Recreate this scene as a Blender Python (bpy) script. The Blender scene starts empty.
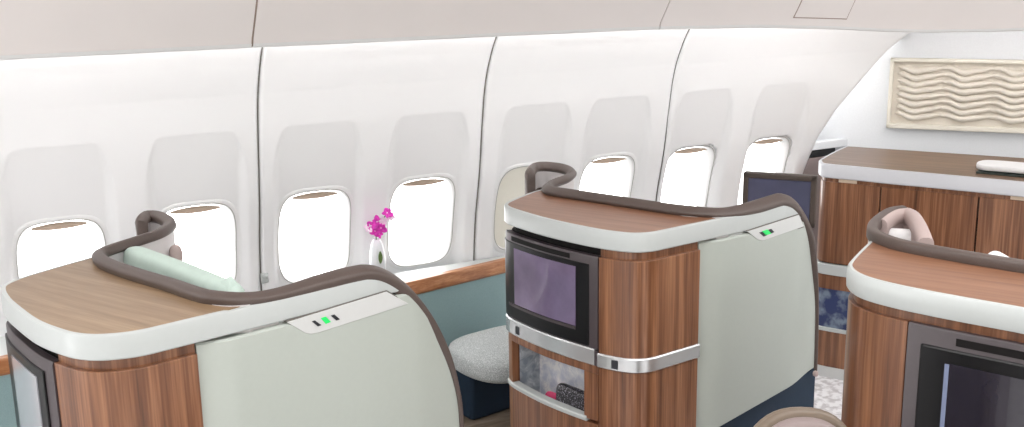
import bpy, bmesh, math, random
from mathutils import Vector, Matrix
random.seed(7)
COL = bpy.context.scene.collection
FLOOR = -0.08
# ------------------------------------------------------------------ camera
F = 1060.0
CX, CY = 512.0, 213.5
EYE = Vector((0, 0, 2.15))
def basis():
    dx = Vector((2500-CX, -65-CY, F)).normalized()
    dn = Vector((590-CX, 4800-CY, F)).normalized()
    dn = (dn - dx*dn.dot(dx)).normalized()
    X = Vector((dx.x, -dx.y, -dx.z)); Z = -Vector((dn.x, -dn.y, -dn.z))
    return Matrix((X, Z.cross(X), Z))
ROT = basis()
def ray(p): return ROT @ Vector((p[0]-CX, -(p[1]-CY), -F))
# survey helpers: read a point of the cabin off a plane that is known (a height, a depth, the wall ...)
def atz(p, z): d = ray(p); return d*((z-EYE.z)/d.z) + EYE
def aty(p, y): d = ray(p); return d*(y/d.y) + EYE
def atplane(p, P, n):
    d = ray(p); return d*((n.x*P[0]+n.y*P[1])/(n.x*d.x+n.y*d.y)) + EYE
def proj(w):
    c = ROT.transposed() @ (Vector(w)-EYE); return (CX - c.x*F/c.z, CY + c.y*F/c.z)
cam = bpy.data.cameras.new('camera'); cam.lens = 36*F/1024; cam.sensor_width = 36; cam.clip_start = .02
co = bpy.data.objects.new('camera', cam); COL.objects.link(co)
co.matrix_world = Matrix.Translation(EYE) @ ROT.to_4x4()
bpy.context.scene.camera = co

# ------------------------------------------------------------------ materials
MAT = {}
def nodes(name):
    m = bpy.data.materials.new(name); m.use_nodes = True
    nt = m.node_tree; b = nt.nodes['Principled BSDF']; MAT[name] = m
    return m, nt, b
def lin(c): return tuple((x/12.92 if x <= .04045 else ((x+.055)/1.055)**2.4) for x in (v/255 for v in c)) + (1,)
def plain(name, rgb, rough=.5, metal=0, spec=.5, vary=.04, scale=60, bump=0, coat=0, emit=0):
    m, nt, b = nodes(name)
    b.inputs['Roughness'].default_value = rough; b.inputs['Metallic'].default_value = metal
    b.inputs['Specular IOR Level'].default_value = spec; b.inputs['Coat Weight'].default_value = coat
    tc = nt.nodes.new('ShaderNodeTexCoord'); n = nt.nodes.new('ShaderNodeTexNoise'); n.inputs['Scale'].default_value = scale
    n.inputs['Detail'].default_value = 4
    r = nt.nodes.new('ShaderNodeValToRGB'); c = lin(rgb)
    r.color_ramp.elements[0].position = .3; r.color_ramp.elements[1].position = .7
    r.color_ramp.elements[0].color = tuple(x*(1-vary) for x in c[:3])+(1,); r.color_ramp.elements[1].color = tuple(min(1, x*(1+vary)) for x in c[:3])+(1,)
    nt.links.new(tc.outputs['Object'], n.inputs['Vector']); nt.links.new(n.outputs['Fac'], r.inputs['Fac']); nt.links.new(r.outputs['Color'], b.inputs['Base Color'])
    if bump:
        bp = nt.nodes.new('ShaderNodeBump'); bp.inputs['Strength'].default_value = bump; bp.inputs['Distance'].default_value = .004
        nt.links.new(n.outputs['Fac'], bp.inputs['Height']); nt.links.new(bp.outputs['Normal'], b.inputs['Normal'])
    if emit:
        nt.links.new(r.outputs['Color'], b.inputs['Emission Color']); b.inputs['Emission Strength'].default_value = emit
    return m
def wood(name, cols, scale, rot=0, rough=.3, coat=.3):
    # veneer: noise stretched along the grain; scale = (x, y, z) after rotating about z
    m, nt, b = nodes(name); L = nt.links
    tc = nt.nodes.new('ShaderNodeTexCoord'); v1 = nt.nodes.new('ShaderNodeVectorRotate'); v1.rotation_type = 'Z_AXIS'; v1.inputs['Angle'].default_value = rot
    mp = nt.nodes.new('ShaderNodeMapping'); mp.inputs['Scale'].default_value = scale
    n1 = nt.nodes.new('ShaderNodeTexNoise'); n1.inputs['Scale'].default_value = 1; n1.inputs['Detail'].default_value = 3; n1.inputs['Roughness'].default_value = .55
    n2 = nt.nodes.new('ShaderNodeTexNoise'); n2.inputs['Scale'].default_value = 4.5; n2.inputs['Detail'].default_value = 4
    mx = nt.nodes.new('ShaderNodeMix'); mx.data_type = 'FLOAT'; mx.inputs[0].default_value = .36
    r = nt.nodes.new('ShaderNodeValToRGB'); e = r.color_ramp.elements
    for k, (pos, c) in enumerate(cols):
        el = e[k] if k < 2 else e.new(pos)
        el.position = pos; el.color = lin(c)
    L.new(tc.outputs['Object'], v1.inputs['Vector']); L.new(v1.outputs['Vector'], mp.inputs['Vector'])
    L.new(mp.outputs['Vector'], n1.inputs['Vector']); L.new(mp.outputs['Vector'], n2.inputs['Vector'])
    L.new(n1.outputs['Fac'], mx.inputs[2]); L.new(n2.outputs['Fac'], mx.inputs[3]); L.new(mx.outputs[0], r.inputs['Fac']); L.new(r.outputs['Color'], b.inputs['Base Color'])
    b.inputs['Roughness'].default_value = rough; b.inputs['Coat Weight'].default_value = coat; b.inputs['Coat Roughness'].default_value = .15
    b.inputs['Specular IOR Level'].default_value = .4
    return m
WALN = [(.30, (80, 50, 35)), (.66, (162, 115, 83)), (.48, (122, 80, 55))]
wood('walnut', WALN, (34, 34, .9))
wood('walnut_warm', [(.30, (76, 46, 30)), (.66, (142, 97, 67)), (.48, (110, 70, 46))], (34, 34, .9))
TOP = [(.28, (128, 102, 76)), (.70, (164, 138, 108)), (.5, (147, 121, 93))]
wood('top_oak', TOP, (2.2, 46, 8), rot=math.radians(62), rough=.38, coat=.15)
wood('top_red', [(.28, (120, 80, 58)), (.70, (154, 112, 85)), (.5, (138, 96, 71))], (2.2, 46, 8), rot=math.radians(62), rough=.38, coat=.15)
wood('top_brown', [(.28, (98, 72, 54)), (.70, (138, 110, 87)), (.5, (118, 91, 70))], (2.2, 46, 8), rot=math.radians(62), rough=.38, coat=.15)
wood('ledge_wood', [(.28, (138, 84, 52)), (.70, (206, 152, 108)), (.5, (172, 116, 76))], (2, 40, 40), rough=.3)
wood('floor_plank', [(.28, (96, 84, 72)), (.70, (168, 152, 134)), (.5, (132, 118, 103))], (3, 30, 5), rough=.5, coat=0)
plain('rim_white', (189, 194, 193), .28, vary=.01)
plain('panel_white', (181, 188, 181), .28, vary=.01)
plain('console_grey', (208, 210, 209), .3, vary=.01)
plain('taupe_trim', (88, 76, 71), .42, vary=.05, bump=.05, scale=200)
plain('taupe_dark', (78, 68, 62), .45, vary=.05)
plain('surround', (70, 62, 65), .38, vary=.03)
plain('black_frame', (13, 13, 15), .3, spec=.3, vary=.03)
plain('groove', (18, 15, 15), .7, spec=.2)
plain('steel', (214, 217, 218), .24, metal=.7, vary=.01)
plain('latch', (38, 40, 46), .4)
plain('screen', (112, 97, 126), .12, vary=.22, scale=7, coat=.6)
plain('screen_dark', (80, 82, 108), .1, vary=.2, scale=5, coat=.6)
plain('screen_off', (38, 36, 46), .08, vary=.2, scale=5, coat=.6)
plain('screen_pale', (170, 172, 178), .15, vary=.06, scale=5, coat=.6)
plain('reveal_blue', (120, 130, 158), .3)
plain('wall_plastic', (236, 237, 238), .45, vary=.006, scale=8)
plain('window_plastic', (238, 239, 239), .4, vary=.006)
plain('seal', (176, 176, 172), .6)
plain('shade_cream', (236, 234, 222), .5, vary=.01)
plain('head_shadow', (190, 170, 152), .5)  # taupe paints the shadow on the inner reveal at the window head
plain('bin_plastic', (241, 236, 234), .42, vary=.008, scale=6)
plain('seam_dark', (112, 108, 102), .7)
plain('seam_brown', (168, 148, 138), .7)
plain('blocker_grey', (132, 128, 116), .8)
plain('bulkhead', (222, 225, 228), .7, vary=.02, scale=120, bump=.1)
plain('art_ivory', (222, 215, 203), .5, vary=.02)
plain('art_frame', (226, 221, 208), .45, vary=.01)
plain('counter_white', (206, 208, 213), .3, vary=.01)
plain('beige', (206, 186, 164), .5)
plain('teal_fabric', (148, 176, 178), .85, vary=.08, scale=300, bump=.2)
plain('navy', (20, 44, 66), .7, vary=.1, scale=200)
plain('mint', (198, 217, 208), .85, vary=.03, scale=30, bump=.1)
plain('white_cloth', (236, 236, 236), .9, vary=.02, scale=100, bump=.1)
plain('shell_grey', (216, 212, 212), .5, vary=.01)
plain('pad_pink', (184, 166, 162), .7, vary=.02, scale=150)
plain('mauve_leather', (136, 122, 120), .5, vary=.03, scale=80, bump=.1)
plain('beige_trim', (112, 98, 84), .4, vary=.03)
plain('pink_plastic', (222, 70, 120), .5)
plain('orchid_pink', (226, 60, 190), .6, vary=.25, scale=60)
plain('orchid_white', (246, 220, 240), .6, vary=.05)
plain('leaf', (96, 122, 66), .5, vary=.15)
plain('vase_white', (232, 236, 240), .12, vary=.01, coat=.5)
plain('paper', (242, 242, 238), .8, vary=.01)
plain('mag_dark', (48, 58, 54), .4, vary=.4, scale=25)
plain('green_led', (30, 190, 90), .4, emit=.5)
plain('cove_lamp', (255, 253, 251), .5, emit=9)
def speckle(name, a, b_, scale, th=.62, rough=.7, bump=.2):
    m, nt, b = nodes(name); L = nt.links
    tc = nt.nodes.new('ShaderNodeTexCoord'); n = nt.nodes.new('ShaderNodeTexNoise'); n.inputs['Scale'].default_value = scale; n.inputs['Detail'].default_value = 3
    r = nt.nodes.new('ShaderNodeValToRGB'); r.color_ramp.elements[0].position = th-.1; r.color_ramp.elements[1].position = th+.06
    r.color_ramp.elements[0].color = lin(a); r.color_ramp.elements[1].color = lin(b_)
    bp = nt.nodes.new('ShaderNodeBump'); bp.inputs['Strength'].default_value = bump; bp.inputs['Distance'].default_value = .003
    L.new(tc.outputs['Object'], n.inputs['Vector']); L.new(n.outputs['Fac'], r.inputs['Fac']); L.new(r.outputs['Color'], b.inputs['Base Color'])
    L.new(n.outputs['Fac'], bp.inputs['Height']); L.new(bp.outputs['Normal'], b.inputs['Normal']); b.inputs['Roughness'].default_value = rough
    return m
speckle('glitter', (20, 19, 24), (205, 200, 215), 230, .66, .35)
speckle('heather', (160, 166, 166), (208, 212, 212), 240, .55, .9)
speckle('photo_blue', (42, 54, 96), (120, 134, 150), 14, .55, .3, 0)
speckle('carpet', (198, 196, 198), (236, 236, 238), 26, .5, .9)
def floral(name, a, b_):
    m, nt, b = nodes(name); L = nt.links
    tc = nt.nodes.new('ShaderNodeTexCoord'); w = nt.nodes.new('ShaderNodeTexVoronoi'); w.inputs['Scale'].default_value = 26; w.feature = 'SMOOTH_F1'
    n = nt.nodes.new('ShaderNodeTexNoise'); n.inputs['Scale'].default_value = 22; n.inputs['Distortion'].default_value = 3
    mx = nt.nodes.new('ShaderNodeMath'); mx.operation = 'MULTIPLY'
    r = nt.nodes.new('ShaderNodeValToRGB'); r.color_ramp.elements[0].position = .1; r.color_ramp.elements[1].position = .36
    r.color_ramp.elements[0].color = lin(a); r.color_ramp.elements[1].color = lin(b_)
    L.new(tc.outputs['Object'], w.inputs['Vector']); L.new(tc.outputs['Object'], n.inputs['Vector'])
    L.new(w.outputs['Distance'], mx.inputs[0]); L.new(n.outputs['Fac'], mx.inputs[1]); L.new(mx.outputs[0], r.inputs['Fac']); L.new(r.outputs['Color'], b.inputs['Base Color'])
    b.inputs['Roughness'].default_value = .35
floral('floral_silver', (204, 210, 226), (252, 252, 254))
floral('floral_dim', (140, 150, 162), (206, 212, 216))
def glass():
    m, nt, b = nodes('glass'); L = nt.links
    t = nt.nodes.new('ShaderNodeBsdfTransparent'); g = nt.nodes.new('ShaderNodeBsdfGlossy'); g.inputs['Roughness'].default_value = .03
    lw = nt.nodes.new('ShaderNodeLayerWeight'); lw.inputs['Blend'].default_value = .12; mx = nt.nodes.new('ShaderNodeMixShader')
    L.new(lw.outputs['Fresnel'], mx.inputs[0]); L.new(t.outputs[0], mx.inputs[1]); L.new(g.outputs[0], mx.inputs[2])
    L.new(mx.outputs[0], nt.nodes['Material Output'].inputs['Surface'])
glass()

# ------------------------------------------------------------------ object helpers
def tag(o, label=None, cat=None, group=None, kind=None):
    if label: o['label'] = label
    if cat: o['category'] = cat
    if group: o['group'] = group
    if kind: o['kind'] = kind
    return o
def thing(name, loc, label, cat, group=None, kind=None):
    o = bpy.data.objects.new(name, None); COL.objects.link(o); o.location = loc; o.empty_display_size = .1
    o['org'] = list(loc); return tag(o, label, cat, group, kind)
def origin(o):
    while o.parent: o = o.parent
    return Vector(o['org']) if 'org' in o else o.location.copy()
def obj(name, verts, faces, m, parent=None, loc=None, bev=0, smooth=40, sub=0, mats=None, segs=2):
    org = origin(parent) if parent else Vector(loc or (0, 0, 0))
    me = bpy.data.meshes.new(name)
    me.from_pydata([tuple(Vector(v)-org) for v in verts], [], faces); me.validate()
    bm = bmesh.new(); bm.from_mesh(me); bmesh.ops.remove_doubles(bm, verts=bm.verts, dist=1e-5); bmesh.ops.recalc_face_normals(bm, faces=bm.faces); bm.to_mesh(me); bm.free()
    me.materials.append(MAT[m])
    for p in me.polygons: p.use_smooth = True
    me.set_sharp_from_angle(angle=math.radians(smooth))
    o = bpy.data.objects.new(name, me); COL.objects.link(o)
    if parent: o.parent = parent
    else: o.location = org; o['org'] = list(org)
    if bev:
        md = o.modifiers.new('bevel', 'BEVEL'); md.width = bev; md.segments = segs; md.limit_method = 'ANGLE'; md.angle_limit = math.radians(40)
    if sub:
        md = o.modifiers.new('sub', 'SUBSURF'); md.levels = sub; md.render_levels = sub
    return o
def V2(p): return Vector((p[0], p[1]))
def cr(pts, n=12):
    pts = [Vector(p) for p in pts]; out = []
    for i in range(len(pts)-1):
        p0 = pts[max(i-1, 0)]; p1 = pts[i]; p2 = pts[i+1]; p3 = pts[min(i+2, len(pts)-1)]
        for k in range(n):
            t = k/n
            out.append(.5*((2*p1)+(p2-p0)*t+(2*p0-5*p1+4*p2-p3)*t*t+(3*p1-p0-3*p2+p3)*t**3))
    out.append(pts[-1]); return out
def resample(pts, step):
    L = [0]
    for a, b in zip(pts, pts[1:]): L.append(L[-1]+(b-a).length)
    n = max(2, int(L[-1]/step)+1); out = []; j = 0
    for k in range(n):
        s = L[-1]*k/(n-1)
        while j < len(L)-2 and L[j+1] < s: j += 1
        t = (s-L[j])/max(L[j+1]-L[j], 1e-9); out.append(pts[j].lerp(pts[j+1], t))
    return out
class Path:
    """plan curve with arc length; the outside is to the right of travel"""
    def __init__(s, pts, step=.006):
        s.p = resample([V2(p) for p in pts], step); s.L = [0]
        for a, b in zip(s.p, s.p[1:]): s.L.append(s.L[-1]+(b-a).length)
        s.len = s.L[-1]
    def at(s, t):
        t = min(max(t, 0), s.len); lo, hi = 0, len(s.L)-2
        while lo < hi:
            mid = (lo+hi+1)//2
            if s.L[mid] <= t: lo = mid
            else: hi = mid-1
        a, b = s.p[lo], s.p[lo+1]
        q = a.lerp(b, (t-s.L[lo])/max(s.L[lo+1]-s.L[lo], 1e-9))
        i0, i1 = max(lo-1, 0), min(lo+2, len(s.p)-1); d = (s.p[i1]-s.p[i0]).normalized()
        return q, Vector((d.y, -d.x))
    def pt(s, t, o=0, z=0):
        q, n = s.at(t); return Vector((q.x+n.x*o, q.y+n.y*o, z))
    def find(s, px, z, lo=0, hi=None):
        """arc length where the curve at height z stands at picture column px"""
        best = None; hi = hi or s.len
        for k in range(801):
            t = lo+(hi-lo)*k/800; e = abs(proj(s.pt(t, 0, z))[0]-px)
            if best is None or e < best[0]: best = (e, t)
        return best[1]
def sweep(name, path, s0, s1, sec, m, parent=None, n=None, step=.012, sample=None, **kw):
    """closed section (offset, z) carried along a Path; sec may be a function of s"""
    if sample is None:
        n = n or max(2, int(abs(s1-s0)/step)); sample = [s0+(s1-s0)*k/n for k in range(n+1)]
    vs = []; fs = []; m_ = None
    for s in sample:
        S = sec(s) if callable(sec) else sec; m_ = len(S)
        for (o, z) in S: vs.append(path.pt(s, o, z))
    for i in range(len(sample)-1):
        for k in range(m_):
            a = i*m_+k; b = i*m_+(k+1) % m_; fs.append((a, b, b+m_, a+m_))
    fs.append(tuple(range(m_))[::-1]); fs.append(tuple((len(sample)-1)*m_+k for k in range(m_)))
    return obj(name, vs, fs, m, parent, **kw)
def band(o0, o1, z0, z1): return [(o0, z0), (o1, z0), (o1, z1), (o0, z1)]
def slab(name, poly, z0, z1, m, parent=None, **kw):
    n = len(poly); vs = [Vector((p[0], p[1], z0)) for p in poly]+[Vector((p[0], p[1], z1)) for p in poly]
    fs = [tuple(range(n))[::-1], tuple(range(n, 2*n))]+[(i, (i+1) % n, n+(i+1) % n, n+i) for i in range(n)]
    return obj(name, vs, fs, m, parent, **kw)
def tube(name, pts, r, m, parent=None, n=14, h=None, cap=True, taper=None, sq=.75, **kw):
    """tube on a 3-D polyline; r = half width, h = half height"""
    h = h or r; pts = [Vector(p) for p in pts]; vs = []; fs = []; ref = None
    for i, p in enumerate(pts):
        t = (pts[min(i+1, len(pts)-1)]-pts[max(i-1, 0)]).normalized()
        if ref is None:
            up = Vector((0, 0, 1)) if abs(t.z) < .9 else Vector((1, 0, 0)); side = t.cross(up).normalized()
        else: side = (ref-t*ref.dot(t)).normalized()
        ref = side; upv = side.cross(t)
        k_ = taper(i) if taper else 1
        for k in range(n):
            a = 2*math.pi*k/n; ca, sa = math.cos(a), math.sin(a)
            ca = math.copysign(abs(ca)**sq, ca); sa = math.copysign(abs(sa)**sq, sa)
            vs.append(p+side*(r*ca*k_)+upv*(h*sa*k_))
    for i in range(len(pts)-1):
        for k in range(n):
            a = i*n+k; b = i*n+(k+1) % n; fs.append((a, b, b+n, a+n))
    if cap: fs += [tuple(range(n))[::-1], tuple((len(pts)-1)*n+k for k in range(n))]
    return obj(name, vs, fs, m, parent, smooth=50, **kw)
def box(name, c, size, m, parent=None, rz=0, tilt=0, bev=.004, **kw):
    M = Matrix.Translation(c) @ Matrix.Rotation(rz, 4, 'Z') @ Matrix.Rotation(tilt, 4, 'X'); s = [x/2 for x in size]
    vs = [M @ Vector((x*s[0], y*s[1], z*s[2])) for z in (-1, 1) for y in (-1, 1) for x in (-1, 1)]
    fs = [(0, 2, 3, 1), (4, 5, 7, 6), (0, 1, 5, 4), (2, 6, 7, 3), (0, 4, 6, 2), (1, 3, 7, 5)]
    return obj(name, vs, fs, m, parent, bev=bev, **kw)
def pillow(name, c, size, m, parent=None, rz=0, tilt=0, roll=0, e=.45, n=20, ruffle=0, **kw):
    """soft cushion: flattened super-ellipsoid, thin at its edges"""
    M = Matrix.Translation(c) @ Matrix.Rotation(rz, 4, 'Z') @ Matrix.Rotation(tilt, 4, 'X') @ Matrix.Rotation(roll, 4, 'Y')
    vs = []; fs = []
    def sp(a, p): return math.copysign(abs(a)**p, a)
    for i in range(n+1):
        ph = -math.pi/2+math.pi*i/n
        for k in range(2*n):
            th = 2*math.pi*k/(2*n)
            x = sp(math.cos(ph), e)*sp(math.cos(th), e)*size[0]/2; z = sp(math.cos(ph), e)*sp(math.sin(th), e)*size[2]/2
            y = sp(math.sin(ph), .9)*size[1]/2
            if ruffle: y += ruffle*math.sin(x*38+z*9)*.5; z += ruffle*.6*math.sin(x*23+1)
            vs.append(M @ Vector((x, y, z)))
    for i in range(n):
        for k in range(2*n):
            a = i*2*n+k; b = i*2*n+(k+1) % (2*n); fs.append((a, b, b+2*n, a+2*n))
    return obj(name, vs, fs, m, parent, smooth=70, **kw)
def lathe(name, c, prof, m, parent=None, n=28, sx=1, sy=1, **kw):
    vs = []; fs = []
    for (r, z) in prof:
        for k in range(n):
            a = 2*math.pi*k/n; vs.append(Vector(c)+Vector((r*math.cos(a)*sx, r*math.sin(a)*sy, z)))
    for i in range(len(prof)-1):
        for k in range(n):
            a = i*n+k; b = i*n+(k+1) % n; fs.append((a, b, b+n, a+n))
    fs += [tuple(range(n))[::-1], tuple((len(prof)-1)*n+k for k in range(n))]
    return obj(name, vs, fs, m, parent, smooth=50, **kw)
def interp(x, xs, ys):
    if x <= xs[0]: return ys[0]
    for a, b, c, d in zip(xs, xs[1:], ys, ys[1:]):
        if x <= b: return c+(d-c)*(x-a)/(b-a)
    return ys[-1]
def sm(t): t = min(max(t, 0), 1); return t*t*(3-2*t)

# ------------------------------------------------------------------ setting: floor, window wall
def struct(o): return tag(o, kind='structure')
struct(slab('blocking_ceiling', [(-4, -2.5), (7, -2.5), (7, 5.6), (-4, 5.6)], 2.62, 2.66, 'bin_plastic'))  # unseen slab added overhead to keep the bright sky off the pods
struct(slab('floor', [(-4, -3), (7, -3), (7, 4.6), (-4, 4.6)], FLOOR-.05, FLOOR, 'carpet'))
struct(slab('floor.001', [(1.62, 3.25), (1.83, 3.25), (1.84, 3.6), (2.4, 3.8), (2.4, 4.40), (1.62, 4.32)], FLOOR, .10, 'floor_plank'))
struct(slab('blocking_wall_right', [(-2.2, -2.3), (5.4, -2.3), (5.4, -2.24), (-2.2, -2.24)], FLOOR, 2.62, 'blocker_grey'))  # unseen grey wall added to cut the frontal light, ends left open
PZ = [FLOOR, .4, .75, .95, 1.19, 1.41, 1.6, 1.72, 1.85, 1.95, 2.0]
PY = [4.60, 4.58, 4.56, 4.535, 4.475, 4.44, 4.405, 4.36, 4.28, 4.19, 4.13]
def prof0(z): return interp(z, PZ, PY)
def prof(z): return sum(prof0(z+d) for d in (-.06, -.03, 0, .03, .06))/5
WZ, WH, WW = .970, .224, .171       # window opening: centre height, half height, half width
WIN = [.392, .933, 1.465, 1.998, 2.57, 3.055, 3.59, 4.14]
RT = 1.51                           # top of the scooped recess above each window
def win_r(x, z, xc, gx=0, gz=0):
    return (abs((x-xc)/(WW+gx))**4+abs((z-WZ)/(WH+gz))**4)**.25
def recess(x, z, xc):
    hw = .19; u = abs(x-xc-.005)
    mx = 1-sm((u-(hw-.022))/.05)
    zt = RT - .11*max(0, (u-.12)/.07)**2.6
    mz = 1-sm((z-(zt-.012))/.03)
    d = .050*min(1, max(0, (RT-z)/.50))**.9
    return d*mx*mz
def surf(x, z, xcs): return prof(z)+max(recess(x, z, c) for c in xcs)
def end_x(z):                       # the last panel stops on a slanted edge near the bulkhead
    return interp(z, [0, .72, .9, 1.05, 1.17, 1.32, 1.5, 1.66, 1.78, 2.0], [4.39, 4.41, 4.445, 4.48, 4.515, 4.615, 4.79, 4.94, 5.09, 5.3])
SE = [.115, 1.2, 2.275, 3.376, 4.48]
def wall_panel(idx, x0, x1, xcs, last=False):
    g = .003; vs = []; fs = []; keep = {}
    nz = 200; nx = int((x1-x0)/.0075)
    zz = [.30+(2.0-.30)*k/nz for k in range(nz+1)]
    for j, z in enumerate(zz):
        xe = end_x(z) if last else x1-g
        for i in range(nx+1):
            x = x0+g+(xe-x0-g)*i/nx
            y = surf(x, z, xcs)
            ed = min(x-x0-g, 1 if last else xe-x)
            y += .012*(1-sm(ed/.012))
            if last: y += .05*(1-sm((xe-x)/.10))**2
            keep[(i, j)] = (x, z); vs.append((x, y, z))
    # faces inside a window outline are left out; the frame's flange covers the cut
    inside = {j*(nx+1)+i: any(win_r(x, z, c) < 1.03 for c in xcs) for (i, j), (x, z) in keep.items()}
    for j in range(nz):
        for i in range(nx):
            q = (j*(nx+1)+i, j*(nx+1)+i+1, (j+1)*(nx+1)+i+1, (j+1)*(nx+1)+i)
            if not any(inside[k] for k in q): fs.append(q)
    o = obj('wall_left', vs, fs, 'wall_plastic', None, (x0, 4.56, FLOOR), smooth=60)
    md = o.modifiers.new('solid', 'SOLIDIFY'); md.thickness = .012; md.offset = -1
    struct(o)
    return o
def window(n, xc, xcs, closed=False):
    w = thing('window_%d' % n, (xc, surf(xc, WZ-WH, xcs), WZ-WH), None, None, kind='structure')
    N = 72; rings = []
    def ring(k, dy, base=True):
        out = []
        for i in range(N):
            a = 2*math.pi*i/N; ca, sa = math.cos(a), math.sin(a)
            x = xc+WW*k*math.copysign(abs(ca)**.5, ca); z = WZ+(WH-WW+WW*k)*math.copysign(abs(sa)**.5, sa)
            out.append(Vector((x, surf(x, z, xcs)+dy, z)))
        return out
    R_ = [ring(1.125, .003), ring(1.10, -.0012), ring(1.05, -.002), ring(1.0, -.003), ring(.985, -.001), ring(.965, .012), ring(.94, .03), ring(.925, .055)]
    vs = [v for r in R_ for v in r]; fs = []
    for j in range(len(R_)-1):
        for i in range(N):
            fs.append((j*N+i, j*N+(i+1) % N, (j+1)*N+(i+1) % N, (j+1)*N+i))
    fr = obj('window_frame', vs, fs, 'window_plastic', w, smooth=60)
    sl = ring(1.0, -.004); tube('window_seal', sl+sl[:2], .0018, 'seal', w, n=6, cap=False)
    if closed:
        p = ring(.962, .014); obj('window_shade_or_shadow', p+[v+Vector((0, .008, 0)) for v in p], [tuple(range(N)), tuple(range(N, 2*N))[::-1]]+[(i, (i+1) % N, N+(i+1) % N, N+i) for i in range(N)], 'shade_cream', w)
    else:
        p = ring(.93, .052); obj('window_pane', p, [tuple(range(N))], 'glass', w)
        # lens shaped taupe lip painting the shadow on the head reveal of the opening
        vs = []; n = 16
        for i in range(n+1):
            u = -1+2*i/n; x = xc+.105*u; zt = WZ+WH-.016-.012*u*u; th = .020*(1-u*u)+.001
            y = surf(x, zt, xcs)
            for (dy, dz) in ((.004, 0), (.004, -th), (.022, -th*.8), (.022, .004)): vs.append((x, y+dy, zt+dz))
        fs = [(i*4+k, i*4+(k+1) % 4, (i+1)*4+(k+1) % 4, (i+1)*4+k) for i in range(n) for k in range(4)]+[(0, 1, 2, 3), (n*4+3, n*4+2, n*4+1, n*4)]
        obj('window_shade_or_shadow', vs, fs, 'head_shadow', w)
for k in range(4):
    xcs = WIN[2*k:2*k+2]; last = k == 3
    wall_panel(k, SE[k], SE[k+1], xcs, last)
    for q, xc in enumerate(xcs): window(2*k+q+1, xc, xcs, closed=(2*k+q == 4))
# a plain length of the same wall behind the camera side of the first panel
vs = []; fs = []
for j in range(41):
    z = FLOOR+(2.0-FLOOR)*j/40
    vs += [(-4, prof(z), z), (SE[0]-.005, prof(z), z)]
fs = [(2*j, 2*j+1, 2*j+3, 2*j+2) for j in range(40)]
o = struct(obj('wall_left', vs, fs, 'wall_plastic', None, (-4, 4.6, FLOOR))); md = o.modifiers.new('s', 'SOLIDIFY'); md.thickness = .012; md.offset = -1
# joints between the panels
for k in range(1, 4):
    vs = []; fs = []
    for j in range(61):
        z = .30+1.69*j/60; y = prof(z)
        vs += [(SE[k]-.009, y+.012, z), (SE[k]+.009, y+.012, z), (SE[k]+.009, y+.03, z), (SE[k]-.009, y+.03, z)]
    fs = [(j*4+a, j*4+(a+1) % 4, (j+1)*4+(a+1) % 4, (j+1)*4+a) for j in range(60) for a in range(4)]
    struct(obj('trim_%d' % k, vs, fs, 'seam_dark', None, (SE[k], 4.56, .3)))
# lower dado below the panels
struct(slab('wall_left', [(SE[0], 4.572), (4.36, 4.572), (4.36, 4.60), (SE[0], 4.60)], FLOOR, .32, 'wall_plastic'))

# ------------------------------------------------------------------ overhead bins and cove lamp
BE = [atz((-120, 65), 1.872), (0.22, 4.1, 0), (1.1, 4.1, 0), (2.2, 4.1, 0), (3.0, 4.1, 0), (3.6, 4.08, 0), (4.1, 4.02, 0), (4.6, 3.86, 0), (5.0, 3.55, 0), (5.3, 3.15, 0)]
bp_ = Path(cr([V2(p) for p in BE], 10), .03)
def bin_z(s):
    x = bp_.pt(s).x
    return interp(x, [0, 1.1, 2.9, 3.6, 4.1, 4.35, 4.6, 4.85, 5.1, 5.3], [1.873, 1.872, 1.864, 1.848, 1.822, 1.803, 1.792, 1.792, 1.803, 1.813])
def bin_sec(s):
    z = bin_z(s)
    return [(-.03, z+.06), (-.03, z+.004), (.004, z), (.016, z+.006), (.022, z+.018), (.028, z+.034), (.075, z+.10), (.135, z+.19), (.21, z+.33), (.30, z+.55), (-.10, z+.6), (-.10, z+.10)]
# where bins stop
S1 = bp_.find(252, 1.872); S2 = bp_.find(657, 1.864)
LB = ['pale overhead bin at the far left above the two leftmost windows', 'long overhead bin in the middle, above the orchid and its windows', 'pinkish overhead bin nearest the bulkhead with a small access hatch']
bins = []
for k, (a, b) in enumerate([(0, S1-.004), (S1+.004, S2-.003), (S2+.003, bp_.len)]):
    c = bp_.pt((a+b)/2, 0, bin_z((a+b)/2))
    t = thing('overhead_bin', c, LB[k], 'overhead bin', 'overhead bins along the window wall')
    sweep('bin_door', bp_, a, b, bin_sec, 'bin_plastic', t, step=.03, smooth=38)
    # lighter kick edge along the underside
    sweep('edge_trim', bp_, a, b, lambda s: [(.004, bin_z(s)-.003), (.018, bin_z(s)+.002), (.025, bin_z(s)+.014), (.014, bin_z(s)+.012)], 'window_plastic', t, step=.03)
    bins.append(t)
for s in (S1, S2):
    sweep('gap_seal', bp_, s-.006, s+.006, lambda q: [(o_-.006, z_) for (o_, z_) in bin_sec(s)], 'seam_brown', bins[1], n=1)
# access hatch on the third bin
h0, h1 = bp_.find(789, 1.93, S2), bp_.find(842, 1.93, S2)
def hsec(e, zl, zh):
    def f(s):
        z = bin_z(s); a = [(interp(q, [.034, .10, .19, .33], [.028, .075, .135, .21]), z+q) for q in (zl, (zl+zh)/2, zh)]
        return [(o_+e, z_) for o_, z_ in a]+[(o_-.01, z_) for o_, z_ in a[::-1]]
    return f
sweep('hatch_joint', bp_, h0-.005, h1+.005, hsec(.0012, .050, .24), 'seam_brown', bins[2])
sweep('hatch', bp_, h0, h1, hsec(.0035, .055, .235), 'bin_plastic', bins[2])
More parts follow.
